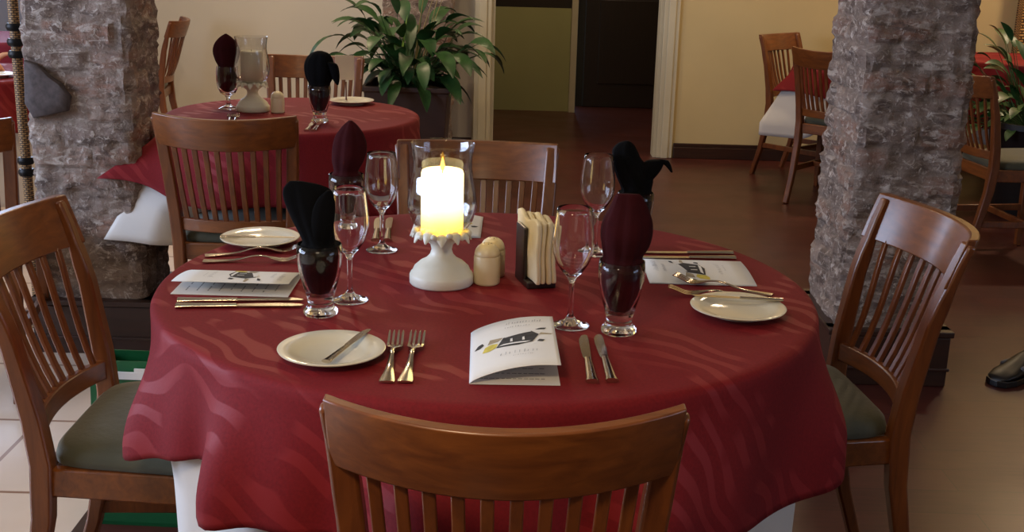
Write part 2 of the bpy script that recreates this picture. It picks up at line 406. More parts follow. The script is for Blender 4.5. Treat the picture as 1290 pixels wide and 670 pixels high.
# ------------------------------------------------------------------ masonry pillars
def pillar(name, x0, x1, y0, y1, z1, label, seed, taper=0.0, res=.0125, skirt=.24, lean=0.0):
    rnd = random.Random(seed)
    rows = {}
    H = .078
    def brick(u, z):
        z = z + .012 * noise.noise(Vector((u * 5, z * 3, seed))) ; u = u + .02 * noise.noise(Vector((u * 4, z * 9, seed + 5)))
        r = int(z / H); off = (r % 2) * .11 + rows.setdefault(r, rnd.random() * .03)
        k = int((u + off) / .215); fu = ((u + off) / .215) % 1; fz = (z / H) % 1
        edge = min(min(fu, 1 - fu) * .215, min(fz, 1 - fz) * H)
        h = random.Random(r * 977 + k * 131 + seed * 7)
        return edge, h.random(), h.random()
    W, D = x1 - x0, y1 - y0
    per = [(0, 0), (W, 0), (W, D), (0, D)]
    nx, ny = max(2, int(W / res)), max(2, int(D / res))
    ring = []
    for i in range(nx): ring.append((x0 + W * i / nx, y0, 0, -1, W * i / nx))
    for i in range(ny): ring.append((x1, y0 + D * i / ny, 1, 0, W + D * i / ny))
    for i in range(nx): ring.append((x1 - W * i / nx, y1, 0, 1, W + D + W * i / nx))
    for i in range(ny): ring.append((x0, y1 - D * i / ny, -1, 0, 2 * W + D + D * i / ny))
    nz = int(1.35 / res); zs = [1.35 * i / nz for i in range(nz + 1)] + [1.35 + (z1 - 1.35) * i / 40 for i in range(1, 41)]
    cx, cy = (x0 + x1) / 2, (y0 + y1) / 2
    vs = []; cols = []
    n = len(ring)
    for z in zs:
        for x, y, ax, ay, u in ring:
            e, h1, h2 = brick(u, z)
            p = Vector((x, y, z))
            n1 = noise.noise(p * 9 + Vector((seed, 0, 0))); n2 = noise.noise(p * 28 + Vector((0, seed, 0))); n3 = noise.noise(p * 70)
            e2 = e + n2 * .006
            mort = 1.0 if e2 < .006 else (0 if e2 > .013 else (.013 - e2) / .007)
            n4 = noise.noise(p * 45 + Vector((0, 0, seed))); n5 = noise.noise(Vector((x * 16, y * 16, z * 40)))
            dd = (h1 - .5) * .010 * (1 - mort) + n1 * .008 + n2 * .008 + abs(n4) * .008 + n5 * .005 + n3 * .003 - .005 * mort
            # outward from the centre line, corners knocked back
            vx, vy = x - cx, y - cy
            ex = min(abs(abs(vx) - W / 2), 1); ey = min(abs(abs(vy) - D / 2), 1)
            corner = math.exp(-(max(ex, ey) / .018) ** 2) * (.006 + .012 * abs(noise.noise(p * 14)))
            dx, dy = ax, ay
            if corner > .004: dx, dy = (1 if vx > 0 else -1), (1 if vy > 0 else -1); dd2 = dd * .5 - corner
            else: dd2 = dd
            k = 1 + taper * (z - .6)
            vs.append(Vector((cx + (vx + dx * dd2) * k + lean * (z - .6), cy + (vy + dy * dd2) * k, z)))
            cols.append((h2, mort * .6, 0, 1))
    fs = []
    for i in range(len(zs) - 1):
        for j in range(n): fs.append((i * n + j, i * n + (j + 1) % n, (i + 1) * n + (j + 1) % n, (i + 1) * n + j))
    mb = MB(); mb.add(vs, fs)
    o = mb.build(name, M['masonry'], angle=35)
    ca = o.data.color_attributes.new('brick', 'FLOAT_COLOR', 'POINT')
    for i, c in enumerate(cols): ca.data[i].color = c
    tag(o, label, 'pillar', None, 'structure')
    if skirt:
        s = MB(); p = .025
        for (ax0, ax1, ay0, ay1) in ((x0 - p, x1 + p, y0 - p, y0 + .03), (x0 - p, x1 + p, y1 - .03, y1 + p), (x0 - p, x0 + .03, y0, y1), (x1 - .03, x1 + p, y0, y1)):
            s.box(((ax0 + ax1) / 2, (ay0 + ay1) / 2, skirt * .42), (ax1 - ax0, ay1 - ay0, skirt * .84))
            s.box(((ax0 + ax1) / 2, (ay0 + ay1) / 2, skirt * .9), (ax1 - ax0 + .016, ay1 - ay0 + .016, skirt * .1))
            s.box(((ax0 + ax1) / 2, (ay0 + ay1) / 2, skirt * .3), (ax1 - ax0 + .012, ay1 - ay0 + .012, skirt * .06))
        s.build('skirting', M['dark_wood'], o, smooth=False, bevel=.004)
    return o
PIL = pillar('pillar', -1.56, -1.215, 3.74, 4.05, TOP, 'rough grey masonry pillar left of the white-and-red table behind', 3, skirt=.2)
cpm = MB(); PY = 3.722
poly = [aty(x, y, PY) for x, y in ((30, 76), (46, 80), (62, 96), (76, 106), (88, 122), (85, 140), (66, 144), (42, 149), (31, 130))]
cen = sum(poly, Vector()) / len(poly)
o_ = [p.lerp(cen, f) + Vector((0, dy, 0)) for f, dy in ((0, .03), (.0, .0), (.06, -.008), (.5, -.010)) for p in poly]
n_ = len(poly); cpm.rings([o_[i * n_:(i + 1) * n_] for i in range(4)])
cp = cpm.build('cement_patch', M['cement'], PIL, angle=60); cp['label'] = 'smooth dark grey patch'
pillar('pillar', 1.06, 1.40, 3.65, 4.05, TOP, 'rough brown masonry pillar behind the right-hand chair', 11, skirt=.2)
pillar('pillar', aty(482, 60, 7.6).x, aty(569, 60, 7.6).x, 7.55, BACK, TOP, 'masonry pier against the back wall behind the leafy plant', 23, res=.02, skirt=0)

# ------------------------------------------------------------------ dining chair
def bow(t, sag): return -sag * (1 - (2 * t - 1) ** 2)
def make_chair():
    r = thing('dining_chair', '', 'chair')
    # posts: rear leg and back upright in one piece
    for sx in (-1, 1):
        pts = [(.165, -.285, 0), (.168, -.235, .16), (.172, -.198, .34), (.175, -.19, .45), (.18, -.198, .54), (.189, -.222, .68), (.197, -.255, .80), (.2005, -.272, .845)]
        P = []
        for i in range(len(pts) - 1):
            for k in range(3):
                a, b = Vector(pts[i]), Vector(pts[i + 1]); P.append(a.lerp(b, k / 3))
        P.append(Vector(pts[-1])); P = [Vector((sx * q.x, q.y, q.z)) for q in P]
        MB().bar(P, [.030 + .006 * min(1, q.z / .4) for q in P], [(.026 if q.z < .74 else .026 - .009 * min(1, (q.z - .74) / .03)) + .014 * math.exp(-((q.z - .42) / .22) ** 2) for q in P], up=(0, 1, 0)).build('back_post', M['chair_wood'], r, bevel=.005)
    # curved top rail between the posts
    mb = MB(); R = []
    N = 22
    for i in range(N + 1):
        t = i / N; x = (2 * t - 1) * .2125
        y0 = -.272 + bow(t, .070); ring = []; dip = .008 * (1 - (2 * t - 1) ** 2)
        for z, dy, hw in ((.758, .034, .0115), (.79, .022, .0125), (.83, .008, .0125), (.856, 0, .0105)):
            ring.append((x * (1 - (.857 - z) * .12), y0 + dy + hw, z - dip))
        for z, dy, hw in ((.856, 0, .0105), (.83, .008, .0125), (.79, .022, .0125), (.758, .034, .0115)):
            ring.append((x * (1 - (.857 - z) * .12), y0 + dy - hw, z - dip))
        R.append(ring)
    mb.rings(R); mb.build('top_rail', M['rail_wood'], r, bevel=.003)
    # lower rail
    mb = MB(); R = []
    for i in range(N + 1):
        t = i / N; x = (2 * t - 1) * .172; y0 = -.188 + bow(t, .040)
        R.append([(x, y0 + .009, .482), (x, y0 + .006, .522), (x, y0 - .012, .522), (x, y0 - .009, .482)])
    mb.rings(R); mb.build('lower_rail', M['rail_wood'], r, bevel=.003)
    mb = MB()
    for k in range(10):
        t = (k + .85) / 10.7
        xt, yt = (2 * t - 1) * .186, -.272 + bow(t, .070); xb, yb = (2 * t - 1) * .168, -.188 + bow(t, .040)
        pts = []
        for q in range(7):
            f = q / 6; z = .515 + f * .245
            pts.append((xb + (xt - xb) * f, yb - .004 + (yt + .030 - yb) * f - .010 * math.sin(PI * f) * (1 - f), z))
        mb.bar(pts, .0165, .009, up=(0, 1, 0))
    mb.build('back_slats', M['chair_wood'], r, bevel=.002)
    # seat frame
    mb = MB()
    def trap(z0, z1, wf, wb, yf, yb, th):
        for a, b in (((-wb, yb), (wb, yb)), ((wb, yb), (wf, yf)), ((wf, yf), (-wf, yf)), ((-wf, yf), (-wb, yb))):
            mb.bar([(a[0], a[1], (z0 + z1) / 2), (b[0], b[1], (z0 + z1) / 2)], th, z1 - z0)
    trap(.385, .440, .205, .170, .205, -.185, .022); mb.build('seat_frame', M['rail_wood'], r, bevel=.004)
    # cushion
    mb = MB(); prof = [(.93, .434), (1.0, .442), (1.005, .455), (.985, .468), (.93, .477), (.75, .483), (.4, .486), (.02, .487)]
    R = []
    for s, z in prof:
        ring = []
        for j in range(48):
            a = 2 * PI * j / 48; ca, sa = math.cos(a), math.sin(a); e = .28
            x = math.copysign(abs(ca) ** e, ca); y = math.copysign(abs(sa) ** e, sa)
            yy = .01 + y * .222 * s if y > 0 else .01 + y * .195 * s
            w = .172 + (.214 - .172) * ((yy + .19) / .41)
            ring.append((x * w * s, yy, z))
        R.append(ring)
    mb.rings(R); mb.build('seat_cushion', M['seat_fabric'], r, angle=60)
    for sx in (-1, 1):
        MB().bar([(sx * .186, .185, 0), (sx * .192, .19, .2), (sx * .193, .19, .42)], [.026, .032, .036], [.026, .032, .036], up=(0, 1, 0)).build('leg', M['chair_wood'], r, bevel=.004)
        MB().bar([(sx * .17, -.228, .19), (sx * .191, .19, .19)], .018, .03).build('side_stretcher', M['chair_wood'], r, bevel=.003)
    MB().bar([(-.18, .0, .19), (.18, .0, .19)], .018, .028).build('cross_stretcher', M['chair_wood'], r, bevel=.003)
    return r
chair0 = make_chair(); used = [0]
def chair(tx, ty, face, label, group=None, s=1.0):
    """tx, ty: middle of the top rail's ends; face: direction the sitter looks, as an angle from +Y (counter-clockwise)"""
    o = chair0 if not used[0] else copy_tree(chair0); used[0] = 1
    o.rotation_euler = (0, 0, face); o.scale = (s, s, s)
    d = Vector((-math.sin(face), math.cos(face)))
    o.location = (tx + d.x * .277 * s, ty + d.y * .277 * s, 0)
    tag(o, label, 'chair', group); return o
G1 = 'chairs around the candle-lit table'
chair(-.004, 1.285, 0.0, 'nearest wooden dining chair, its orange-brown back seen from behind before the round table', G1)
chair(-.918, 2.115, -PI / 2, 'dark wooden dining chair left of the candle-lit table, its green seat before a green bag', G1)
chair(.845, 2.36, math.atan2(.995, -.1), 'wooden dining chair right of the candle-lit table, leaning against the view of a masonry pillar', G1)
chair(-.1, 3.10, PI, 'wooden dining chair facing us across the candle-lit table, behind the lamp', G1)
G2 = 'chairs around the smaller table behind'
chair(-.86, 3.464, 0.0, 'wooden dining chair seen from behind, drawn up to the smaller table behind', G2)
chair(-.893, 5.275, PI, 'light wooden dining chair facing us on the far side of the smaller table behind', G2)
chair(-2.06, 7.25, PI / 2 + .12, 'dark wooden chair seen side-on by the back wall, just right of the grey masonry pillar', None)
chair(1.60, 7.38, -2.35, 'tan wooden chair half turned to us before the yellow wall, left of its table', None)
chair(1.63, 6.30, -.75, 'dark wooden chair seen from behind with the white cloth corner at its left', None)
chair(2.02, 5.35, -1.45, 'dark chair just right of the brown masonry pillar, most of it hidden', None)
chair(-1.62, 3.24, 0.25, 'dark chair at the far left edge, only one upright in view', None)

# ------------------------------------------------------------------ tables and cloths
def smooth(a, b, x):
    t = max(0, min(1, (x - a) / (b - a))); return t * t * (3 - 2 * t)
def angd(a, b): return abs((a - b + PI) % (2 * PI) - PI)
def cloth(name, cx, cy, R, top, hem, folds, amp, mat, label, cat, group, flare=.05, dents=(), flares=(), seed=0, seg=288, by_t=False, step=0.0):
    """a cloth lying on a round top and hanging in folds; hem(theta) is the height of its edge"""
    mb = MB(); rs = []; rnd = random.Random(seed)
    ph = [rnd.random() * 6.28 for _ in range(6)]
    def fold(a):
        w = a + .10 * math.sin(3 * a + ph[0]) + .07 * math.sin(5 * a + ph[1])
        return math.sin(folds * w + ph[2]) + .35 * math.sin(2 * folds * w + ph[3])
    for r in (.02, .15, .3, .45, .6, .72, .82, .9, .95, .98):
        rs.append([(cx + R * r * math.cos(2 * PI * j / seg), cy + R * r * math.sin(2 * PI * j / seg), top + .0006 * noise.noise(Vector((r * 5, math.cos(2 * PI * j / seg) * 4, seed)))) for j in range(seg)])
    for k, (dr, dz) in enumerate(((0, 0), (.006, -.003), (.010, -.010))):
        rs.append([(cx + (R + dr) * math.cos(2 * PI * j / seg), cy + (R + dr) * math.sin(2 * PI * j / seg), top + dz) for j in range(seg)])
    K = 18
    for k in range(1, K + 1):
        t = k / K; ring = []
        for j in range(seg):
            a = 2 * PI * j / seg
            z1 = hem(a) - step * fold(a); z = top - .010 + (z1 - top + .010) * t
            d = top - z
            gr = smooth(0, .2, d)
            r = R + .010 * min(1, 1 + flare * 50) + flare * smooth(0, .55, d) + amp * gr * (fold(a) + 1.0)
            for (fa, fw, fd) in flares: r += fd * math.exp(-angd(a, fa) / fw) * (t if by_t else min(1.2, d / .3))
            for (da, dw, dr) in dents:
                k2 = 1 - smooth(dw * .7, dw * 1.25, angd(a, da))
                k2 *= 1 - smooth(.47, .54, z)
                r = r * (1 - k2) + min(r, dr) * k2
            ring.append((cx + r * math.cos(a), cy + r * math.sin(a), z))
        rs.append(ring)
    mb.rings(rs, cap=False)
    n = len(mb.v); mb.add([(cx, cy, top)], []); 
    for j in range(seg): mb.f.append((j, (j + 1) % seg, n)); mb.mi.append(0)
    o = mb.build(name, mat, solid=.0016, angle=180)
    return tag(o, label, cat, group)

def pedestal_table(cx, cy, R, label, zt):
    t = thing('round_table', label, 'table', (cx, cy, 0))
    MB().lathe([(0, zt - .03), (R - .012, zt - .03), (R - .004, zt - .02), (R - .004, zt - .006), (R - .012, zt), (0, zt)], 64).build('tabletop', M['dark_wood'], t)
    MB().lathe([(0, .03), (.06, .03), (.05, .1), (.035, .3), (.035, .55), (.07, zt - .03), (0, zt - .03)], 24).build('pedestal', M['dark_wood'], t)
    mb = MB()
    for k in range(4):
        a = PI / 4 + k * PI / 2
        mb.bar([(0, 0, .045), (.3 * math.cos(a), .3 * math.sin(a), .015)], [.05, .04], [.06, .03])
    mb.build('base', M['dark_wood'], t, bevel=.004)
TX, TY, TR, TZ = -.045, 2.086, .584, .762
pedestal_table(TX, TY, TR - .006, 'round pedestal table hidden under the red and white cloths of the candle-lit setting', TZ - .006)
dW = ((PI, .46, .395), (-PI / 2, .50, .33), (PI / 2, .42, .52), (.30, .48, .38))
GC1, GC2 = 'red cloths laid over the tables', 'white cloths under the red ones'
cloth('white_tablecloth', TX, TY, TR - .004, TZ - .003, lambda a: .02, 13, .006, M['white_cloth'],
      'long white undercloth falling to the floor below the red cloth of the candle-lit table', 'tablecloth', GC2, flare=-.008, dents=dW, seed=4)
def hem1(a):
    return .562 + .012 * math.sin(2 * a + 1.0) + .010 * math.sin(5 * a + .5) - .045 * math.exp(-(angd(a, -PI / 2) / .62) ** 2) - .075 * math.exp(-(angd(a, -.62) / .30) ** 2)
cloth('red_tablecloth', TX, TY, TR, TZ, hem1, 11, .029, M['red_cloth'],
      'round wine-red damask cloth on the candle-lit table in front', 'tablecloth', GC1, flare=.012, seed=2, step=.020)
# second table
SX, SY, SR = -.78, 4.13, .43
dS = ((-PI / 2, .6, .16),)
def hemw2(a): return .30 + .05 * math.cos(a - 3.6) - .03 * math.cos(2 * a)
cloth('white_tablecloth', SX, SY, SR - .003, TZ - .003, lambda a: .30 + .10 * math.exp(-(angd(a, 3.8) / .5) ** 2), 8, .003, M['white_cloth'],
      'white undercloth showing below the red cloth on the smaller table behind', 'tablecloth', GC2, flare=.0, seed=9, flares=((3.80, .30, .21),), dents=dS)
cloth('red_tablecloth', SX, SY, SR, TZ, lambda a: .50 + .13 * math.exp(-(angd(a, 3.80) / .33) ** 2) + .03 * math.sin(3 * a), 8, .016, M['red_cloth'],
      'dull red cloth on the smaller table behind, one corner lifted by the pillar', 'tablecloth', GC1, flare=.03, seed=5, flares=((3.80, .28, .25),), by_t=True)
pedestal_table(SX, SY, SR - .006, 'round pedestal table hidden under the cloths of the smaller table behind', TZ - .006)
# table on the right of the doorway
QX, QY, QR = 2.04, 6.86, .42
cloth('white_tablecloth', QX, QY, QR - .003, TZ - .003, lambda a: .33 + .16 * smooth(.35, .9, angd(a, 3.3)), 8, .003, M['white_cloth'],
      'white undercloth whose corner hangs between two chairs by the yellow wall', 'tablecloth', GC2, flare=.0, seed=12, flares=((3.35, .30, .20),))
cloth('red_tablecloth', QX, QY, QR, TZ, lambda a: .56 + .03 * math.sin(4 * a), 8, .014, M['red_cloth'],
      'dark red cloth on the table by the yellow wall, behind a chair back', 'tablecloth', GC1, flare=.03, seed=13, flares=((3.35, .26, .16),), by_t=True)
pedestal_table(-2.38, 5.05, .38, 'round table hidden under the bright red cloth at the far left edge', TZ - .006)
# table at the far left edge
cloth('white_tablecloth', -2.38, 5.05, .397, TZ - .003, lambda a: .24 + .02 * math.sin(5 * a), 9, .010, M['white_cloth'],
      'white undercloth of the table at the far left edge, lit by daylight', 'tablecloth', GC2, flare=.03, seed=15)
cloth('red_tablecloth', -2.38, 5.05, .40, TZ, lambda a: .57 + .03 * math.sin(4 * a), 8, .02, M['red_cloth'],
      'bright red cloth on the table at the far left edge', 'tablecloth', GC1, flare=.09, seed=16)
# table right of the right pillar
cloth('white_tablecloth', 2.98, 7.12, .417, TZ - .003, lambda a: .30, 9, .004, M['white_cloth'],
      'white undercloth of the table beside the black plant pot, right edge', 'tablecloth', GC2, flare=.02, seed=18)
cloth('red_tablecloth', 2.98, 7.12, .42, TZ, lambda a: .40, 9, .016, M['red_cloth'],
      'red cloth on the table beside the black plant pot, right edge', 'tablecloth', GC1, flare=.06, seed=19)
cloth('magenta_tablecloth', -3.05, 6.6, .42, TZ + .01, lambda a: .45, 8, .015, M['magenta_cloth'],
      'magenta cloth on the farthest table at the left edge', 'tablecloth', GC1, flare=.06, seed=21)

# ------------------------------------------------------------------ tableware
GT = TZ + .0012
def wine_glass_proto():
    r = thing('wine_glass', '', 'glass')
    out = [(0, 0), (.030, 0), (.032, .0012), (.0315, .0025), (.022, .006), (.010, .011), (.0055, .018), (.0042, .028), (.004, .055), (.0045, .074), (.008, .083), (.018, .094), (.027, .108), (.0325, .124), (.034, .137), (.0335, .152), (.0315, .172), (.0295, .190), (.0285, .199)]
    inn = [(.0275, .1995), (.0282, .190), (.0302, .172), (.0322, .152), (.0327, .137), (.0312, .124), (.0255, .109), (.0165, .096), (.006, .088), (0, .0865)]
    MB().lathe(out[:10] + [(.0, .0745)], 40).build('stem', M['glass'], r, angle=80)
    MB().lathe([(0, .0745)] + out[9:] + inn, 48).build('bowl', M['glass'], r, angle=80)
    return r
wg = wine_glass_proto(); wg_used = [0]
def wine_glass(px, py, label, s=1):
    o = wg if not wg_used[0] else copy_tree(wg); wg_used[0] = 1
    p = at(px, py, TZ); o.location = (p.x, p.y, GT); o.scale = (s, s, s); tag(o, label, 'wine glass', 'wine glasses on the candle-lit table'); return o
wine_glass(441, 379, 'empty wine glass right beside the tumbler with the left-hand black napkin')
wine_glass(481, 316, 'empty wine glass just left of the glowing candle lamp')
wine_glass(718, 411, 'empty wine glass beside the standing maroon napkin, behind the front menu')
wine_glass(749, 320, 'empty wine glass farthest right, beside the black bird-shaped napkin', 1.02)

def tumbler_proto():
    r = thing('tumbler', '', 'glass')
    prof = [(0, 0), (.027, 0), (.029, .003), (.0285, .008), (.024, .013), (.0212, .020), (.0215, .026), (.026, .042), (.0325, .066), (.037, .090), (.0378, .106), (.0368, .121),
            (.0352, .1215), (.0358, .106), (.0350, .090), (.0305, .067), (.0238, .044), (.018, .034), (0, .031)]
    MB().lathe(prof, 48).build('bowl', M['glass'], r, angle=80)
    return r
tp = tumbler_proto(); tp_used = [0]
def tumbler(loc, label, group, s=1.0):
    o = tp if not tp_used[0] else copy_tree(tp); tp_used[0] = 1
    o.location = loc; o.scale = (s, s, s); tag(o, label, 'tumbler', group); return o

def loft(mb, secs, ripple=0.0, nr=5, seg=40, ph=0.0):
    """closed body from sections (cx, cy, z, rx, ry)"""
    P = []
    for i in range(len(secs) - 1):
        for k in range(4):
            f = k / 4; a0 = secs[max(i - 1, 0)]; a = secs[i]; b = secs[i + 1]; b1 = secs[min(i + 2, len(secs) - 1)]
            row = []
            for q in range(5):
                p0, p1, p2, p3 = a0[q], a[q], b[q], b1[q]
                row.append(.5 * ((2 * p1) + (-p0 + p2) * f + (2 * p0 - 5 * p1 + 4 * p2 - p3) * f * f + (-p0 + 3 * p1 - 3 * p2 + p3) * f ** 3))
            P.append(row)
    P.append(list(secs[-1])); R = []
    for cx, cy, z, rx, ry in P:
        ring = []
        for j in range(seg):
            a = 2 * PI * j / seg
            w = 1 + ripple * (math.sin(nr * a + ph + z * 9) + .5 * math.sin((2 * nr + 1) * a + ph * 2))
            ring.append((cx + max(rx, 5e-4) * w * math.cos(a), cy + max(ry, 5e-4) * w * math.sin(a), z))
        R.append(ring)
    return mb.rings(R)
IN = [(0, 0, .0365, .016, .016), (0, 0, .05, .0215, .0215), (0, 0, .075, .029, .029), (0, 0, .100, .0322, .0322), (0, 0, .118, .0325, .0325)]
def napkin(loc, upper, mat, label, group, extra=None, s=1.0, ripple=.055, ins=IN):
    mb = MB(); loft(mb, ins + upper, ripple, 6, 44, loc[0] * 9)
    o = thing('folded_napkin', label, 'napkin', loc, 0, group); o.scale = (s, s, s)
    mb.build('napkin_body', mat, o, angle=180)
    if extra:
        for e in extra:
            mb = MB(); loft(mb, e, .05, 3, 28, 1.0); mb.build('napkin_fold', mat, o, angle=180)
    return o
GN = 'napkins standing in tumblers'; GTU = 'tumblers holding napkins'
def pt(px, py, off=0):
    p = at(px, py, TZ); return Vector((p.x, p.y, GT))
# front right: maroon bulb
L = pt(779, 419); tumbler(L, 'tumbler holding the maroon napkin, behind the two front knives', GTU)
napkin(L, [(0, 0, .128, .030, .028), (.003, 0, .145, .036, .030), (.004, 0, .165, .0395, .030), (.005, 0, .185, .038, .024), (.006, 0, .202, .032, .016), (.006, 0, .216, .026, .010), (.005, 0, .226, .021, .006), (.004, 0, .230, .017, .003)],
       M['maroon_cloth'], 'rounded maroon napkin standing in the front right tumbler', GN)
# left: black leaning fold
L = pt(404, 396); tumbler(L, 'tumbler holding the tall black napkin beside the left menu', GTU)
napkin(L, [(0, 0, .124, .027, .024), (-.004, 0, .14, .029, .02), (-.009, 0, .16, .034, .017), (-.013, 0, .18, .038, .014), (-.016, 0, .20, .041, .011), (-.018, 0, .212, .038, .008), (-.024, 0, .220, .027, .005), (-.036, 0, .225, .010, .003)],
       M['black_cloth'], 'tall black napkin leaning left in the tumbler beside the left menu', GN, extra=[[(0, -.010, .12, .016, .012), (.006, -.014, .15, .018, .008), (.010, -.013, .18, .018, .006), (.014, -.011, .20, .013, .005), (.018, -.010, .213, .003, .003)]])
# far left: maroon
L = pt(437, 289); tumbler(L, 'far tumbler with a dark maroon napkin, before the red cloth of the table behind', GTU)
napkin(L, [(0, 0, .128, .026, .024), (.004, 0, .15, .034, .026), (.008, 0, .175, .037, .022), (.009, 0, .20, .032, .018), (.010, 0, .222, .018, .01), (.010, 0, .235, .004, .004)],
       M['maroon_cloth'], 'dark maroon napkin in the far tumbler, before the red cloth behind', GN)
# far right: black bird
L = pt(797, 315); tumbler(L, 'tumbler hidden mostly behind the maroon napkin, holding the black bird-shaped napkin', GTU)
napkin(L, [(0, 0, .128, .030, .026), (-.004, 0, .15, .036, .024), (-.012, 0, .172, .036, .022), (-.022, 0, .190, .029, .020), (-.027, 0, .207, .025, .016), (-.026, 0, .220, .016, .01), (-.024, 0, .226, .004, .003)],
       M['black_cloth'], 'black bird-shaped napkin with a drooping beak, far right of the candle-lit table', GN,
       extra=[[(.0, -.004, .135, .02, .012), (.018, -.004, .165, .026, .014), (.034, -.004, .186, .02, .012), (.050, -.004, .189, .011, .009), (.062, -.004, .178, .006, .006), (.070, -.004, .165, .002, .002)]])

# candle lamp
def lamp(loc, label, lit, group):
    r = thing('candle_lamp', label, 'candle lamp', loc, 0, group)
    ped = MB().lathe([(0, 0), (.056, 0), (.0585, .003), (.0585, .017), (.0565, .021), (.054, .023), (.050, .032), (.040, .041), (.029, .047), (.0215, .055), (.0185, .064), (.0205, .074), (.031, .083), (.043, .089), (.047, .094), (.044, .097), (0, .095)], 64).build('pedestal', M['ceramic'], r, angle=60)
    mb = MB()
    for k in range(11):
        a = 2 * PI * k / 11 + .2; ca, sa = math.cos(a), math.sin(a)
        secs = []
        for q in range(5):
            f = q / 4; rr = .037 + .017 * f; z = .097 - .016 * f * f + .004 * math.sin(f * PI) + .003 * (k % 2)
            secs.append((rr * ca, rr * sa, z))
        mb.bar(secs, [.006, .016, .021, .016, .003], [.004, .006, .007, .006, .003], n=8)
        mb.lathe([(0, -.006), (.005, -.003), (.0062, 0), (.005, .004), (0, .006)], 10, (.049 * math.cos(a + .28), .049 * math.sin(a + .28), .094 + .003 * (k % 3)))
    mb.build('leaf_ornament', M['ceramic'], ped, angle=60)
    o = [(.036, .098), (.045, .104), (.056, .120), (.062, .140), (.063, .156), (.060, .177), (.0555, .200), (.053, .216), (.0535, .232), (.056, .250), (.0575, .258)]
    i = [(r_ - .0018, z) for r_, z in reversed(o)]
    MB().lathe(o + [(.0570, .2595)] + i, 64, close=True).build('glass_shade', M['glass_thin'], r, angle=80)
    c = MB().lathe([(0, .0955), (.037, .0955), (.0383, .098), (.0383, .205), (.0365, .210), (.033, .2115), (.030, .207), (.0, .204)], 48).build('candle', M['candle_lit'] if lit else M['candle'], r, angle=60)
    MB().bar([(0, 0, .203), (.0005, 0, .21), (.001, 0, .214)], .002, .002, n=6).build('wick', M['iron'], c)
    if lit:
        MB().lathe([(0, .209), (.003, .212), (.0042, .217), (.003, .224), (.0012, .231), (0, .235)], 12).build('flame', M['flame'], c)
    return r
lamp(pt(556, 357), 'glowing candle in a glass shade on a white pedestal, centre of the candle-lit table', True, 'candle lamps on the tables')
q = at(319, 140, TZ); lamp((q.x, q.y, GT), 'unlit candle lamp with white pedestal on the smaller table behind', False, 'candle lamps on the tables')

def shaker(loc, label, s=1.0, rz=0):
    r = thing('shaker', label, 'shaker', loc, rz, 'ivory shakers'); r.scale = (s, s, s)
    MB().lathe([(0, 0), (.0225, 0), (.0242, .002), (.0245, .005), (.0245, .050), (.0235, .053), (0, .053)], 36).build('body', M['ivory'], r)
    cap = MB().lathe([(0, .053), (.0225, .053), (.0235, .0545), (.0232, .058), (.0215, .064), (.0175, .070), (.011, .0745), (.004, .0765), (0, .077)], 36).build('cap', M['ivory'], r)
    mb = MB()
    for k in range(5):
        a = 2 * PI * k / 5; mb.lathe([(0, 0), (.0011, 0), (.0011, .0008), (0, .0008)], 8, (.007 * math.cos(a), .007 * math.sin(a), .0752))
    mb.build('pour_holes', M['iron'], cap)
    return r
shaker(pt(613, 357), 'ivory domed shaker standing right beside the glowing candle lamp')
p = pt(613, 357) + Vector((.009, .052, 0)); shaker(p, 'second ivory shaker, almost hidden behind the one by the glowing lamp', .97)
q = at(350, 142, TZ); shaker((q.x, q.y, GT), 'ivory shaker beside the unlit candle lamp on the smaller table behind', .98)

# napkin holder
h = thing('napkin_holder', 'dark wooden napkin holder right of the glowing lamp', 'napkin holder', pt(674, 362) + Vector((0, .03, 0)), .28)
MB().box((0, 0, .006), (.054, .085, .012)).build('base', M['black_wood'], h, smooth=False, bevel=.002)
MB().box((-.0235, .014, .056), (.007, .056, .104)).build('side_panel', M['black_wood'], h, smooth=False, bevel=.003)
MB().box((.0235, .014, .056), (.007, .056, .104)).build('side_panel', M['black_wood'], h, smooth=False, bevel=.003)
b = h.location
mats = M['cream_cloth']
for k in range(4):
    def fn(u, v, k=k):
        z = .0135 + v * (.112 - .003 * (k % 2)) + .005 * math.sin(u * PI * 3 + k) * v
        y = -.066 + .004 * (k % 2) + u * (.135 - .006 * k) - .003 * math.sin(v * PI)
        x = -.0144 + k * .0096 + .0016 * math.sin(v * 7 + 1.3) + .0010 * math.sin(u * 8)
        pinch = 1 + .12 * (abs(v - .45) * 2) ** 2
        return (x * pinch, y, z)
    mb = MB().sheet(fn, 10, 12)
    o = mb.build('paper_napkin', mats, None, solid=.0088, angle=180, bevel=.003); o.location = (b.x, b.y, b.z); o.rotation_euler = (0, 0, .28)
    tag(o, ['cream paper napkin, leftmost of those in the dark holder', 'cream paper napkin, second from left in the dark holder', 'cream paper napkin, second from right in the dark holder', 'cream paper napkin, rightmost of those in the dark holder'][k], 'paper napkin', 'paper napkins in the dark holder')

# plates
def plate(loc, label, tilt=0, rz=0, R=.081):
    r = thing('side_plate', label, 'plate', loc, rz, 'side plates'); r.rotation_euler = (tilt, 0, rz)
    k = R / .081
    MB().lathe([(0, .0), (.046 * k, 0), (.048 * k, .0025), (.06 * k, .006), (.0805 * k, .0135), (.081 * k, .0150), (.0795 * k, .0158), (.062 * k, .0105), (.052 * k, .0072), (.046 * k, .0056), (.0, .0052)], 64).build('plate_body', M['china'], r, angle=50)
    return r
P1 = pt(418, 450); plate(P1, 'white side plate with a butter knife, front left beside the forks')
P2 = pt(328, 307); plate(P2, 'white side plate on the left, nearest the chair back of the table behind', R=.080)
P3 = pt(929, 396); plate(P3, 'white side plate with golden reflections, far right near the chair', R=.082)
q = at(443, 131, TZ); P4 = Vector((q.x, q.y, GT)); plate(P4, 'white side plate on the smaller table behind, before the planter', R=.084)

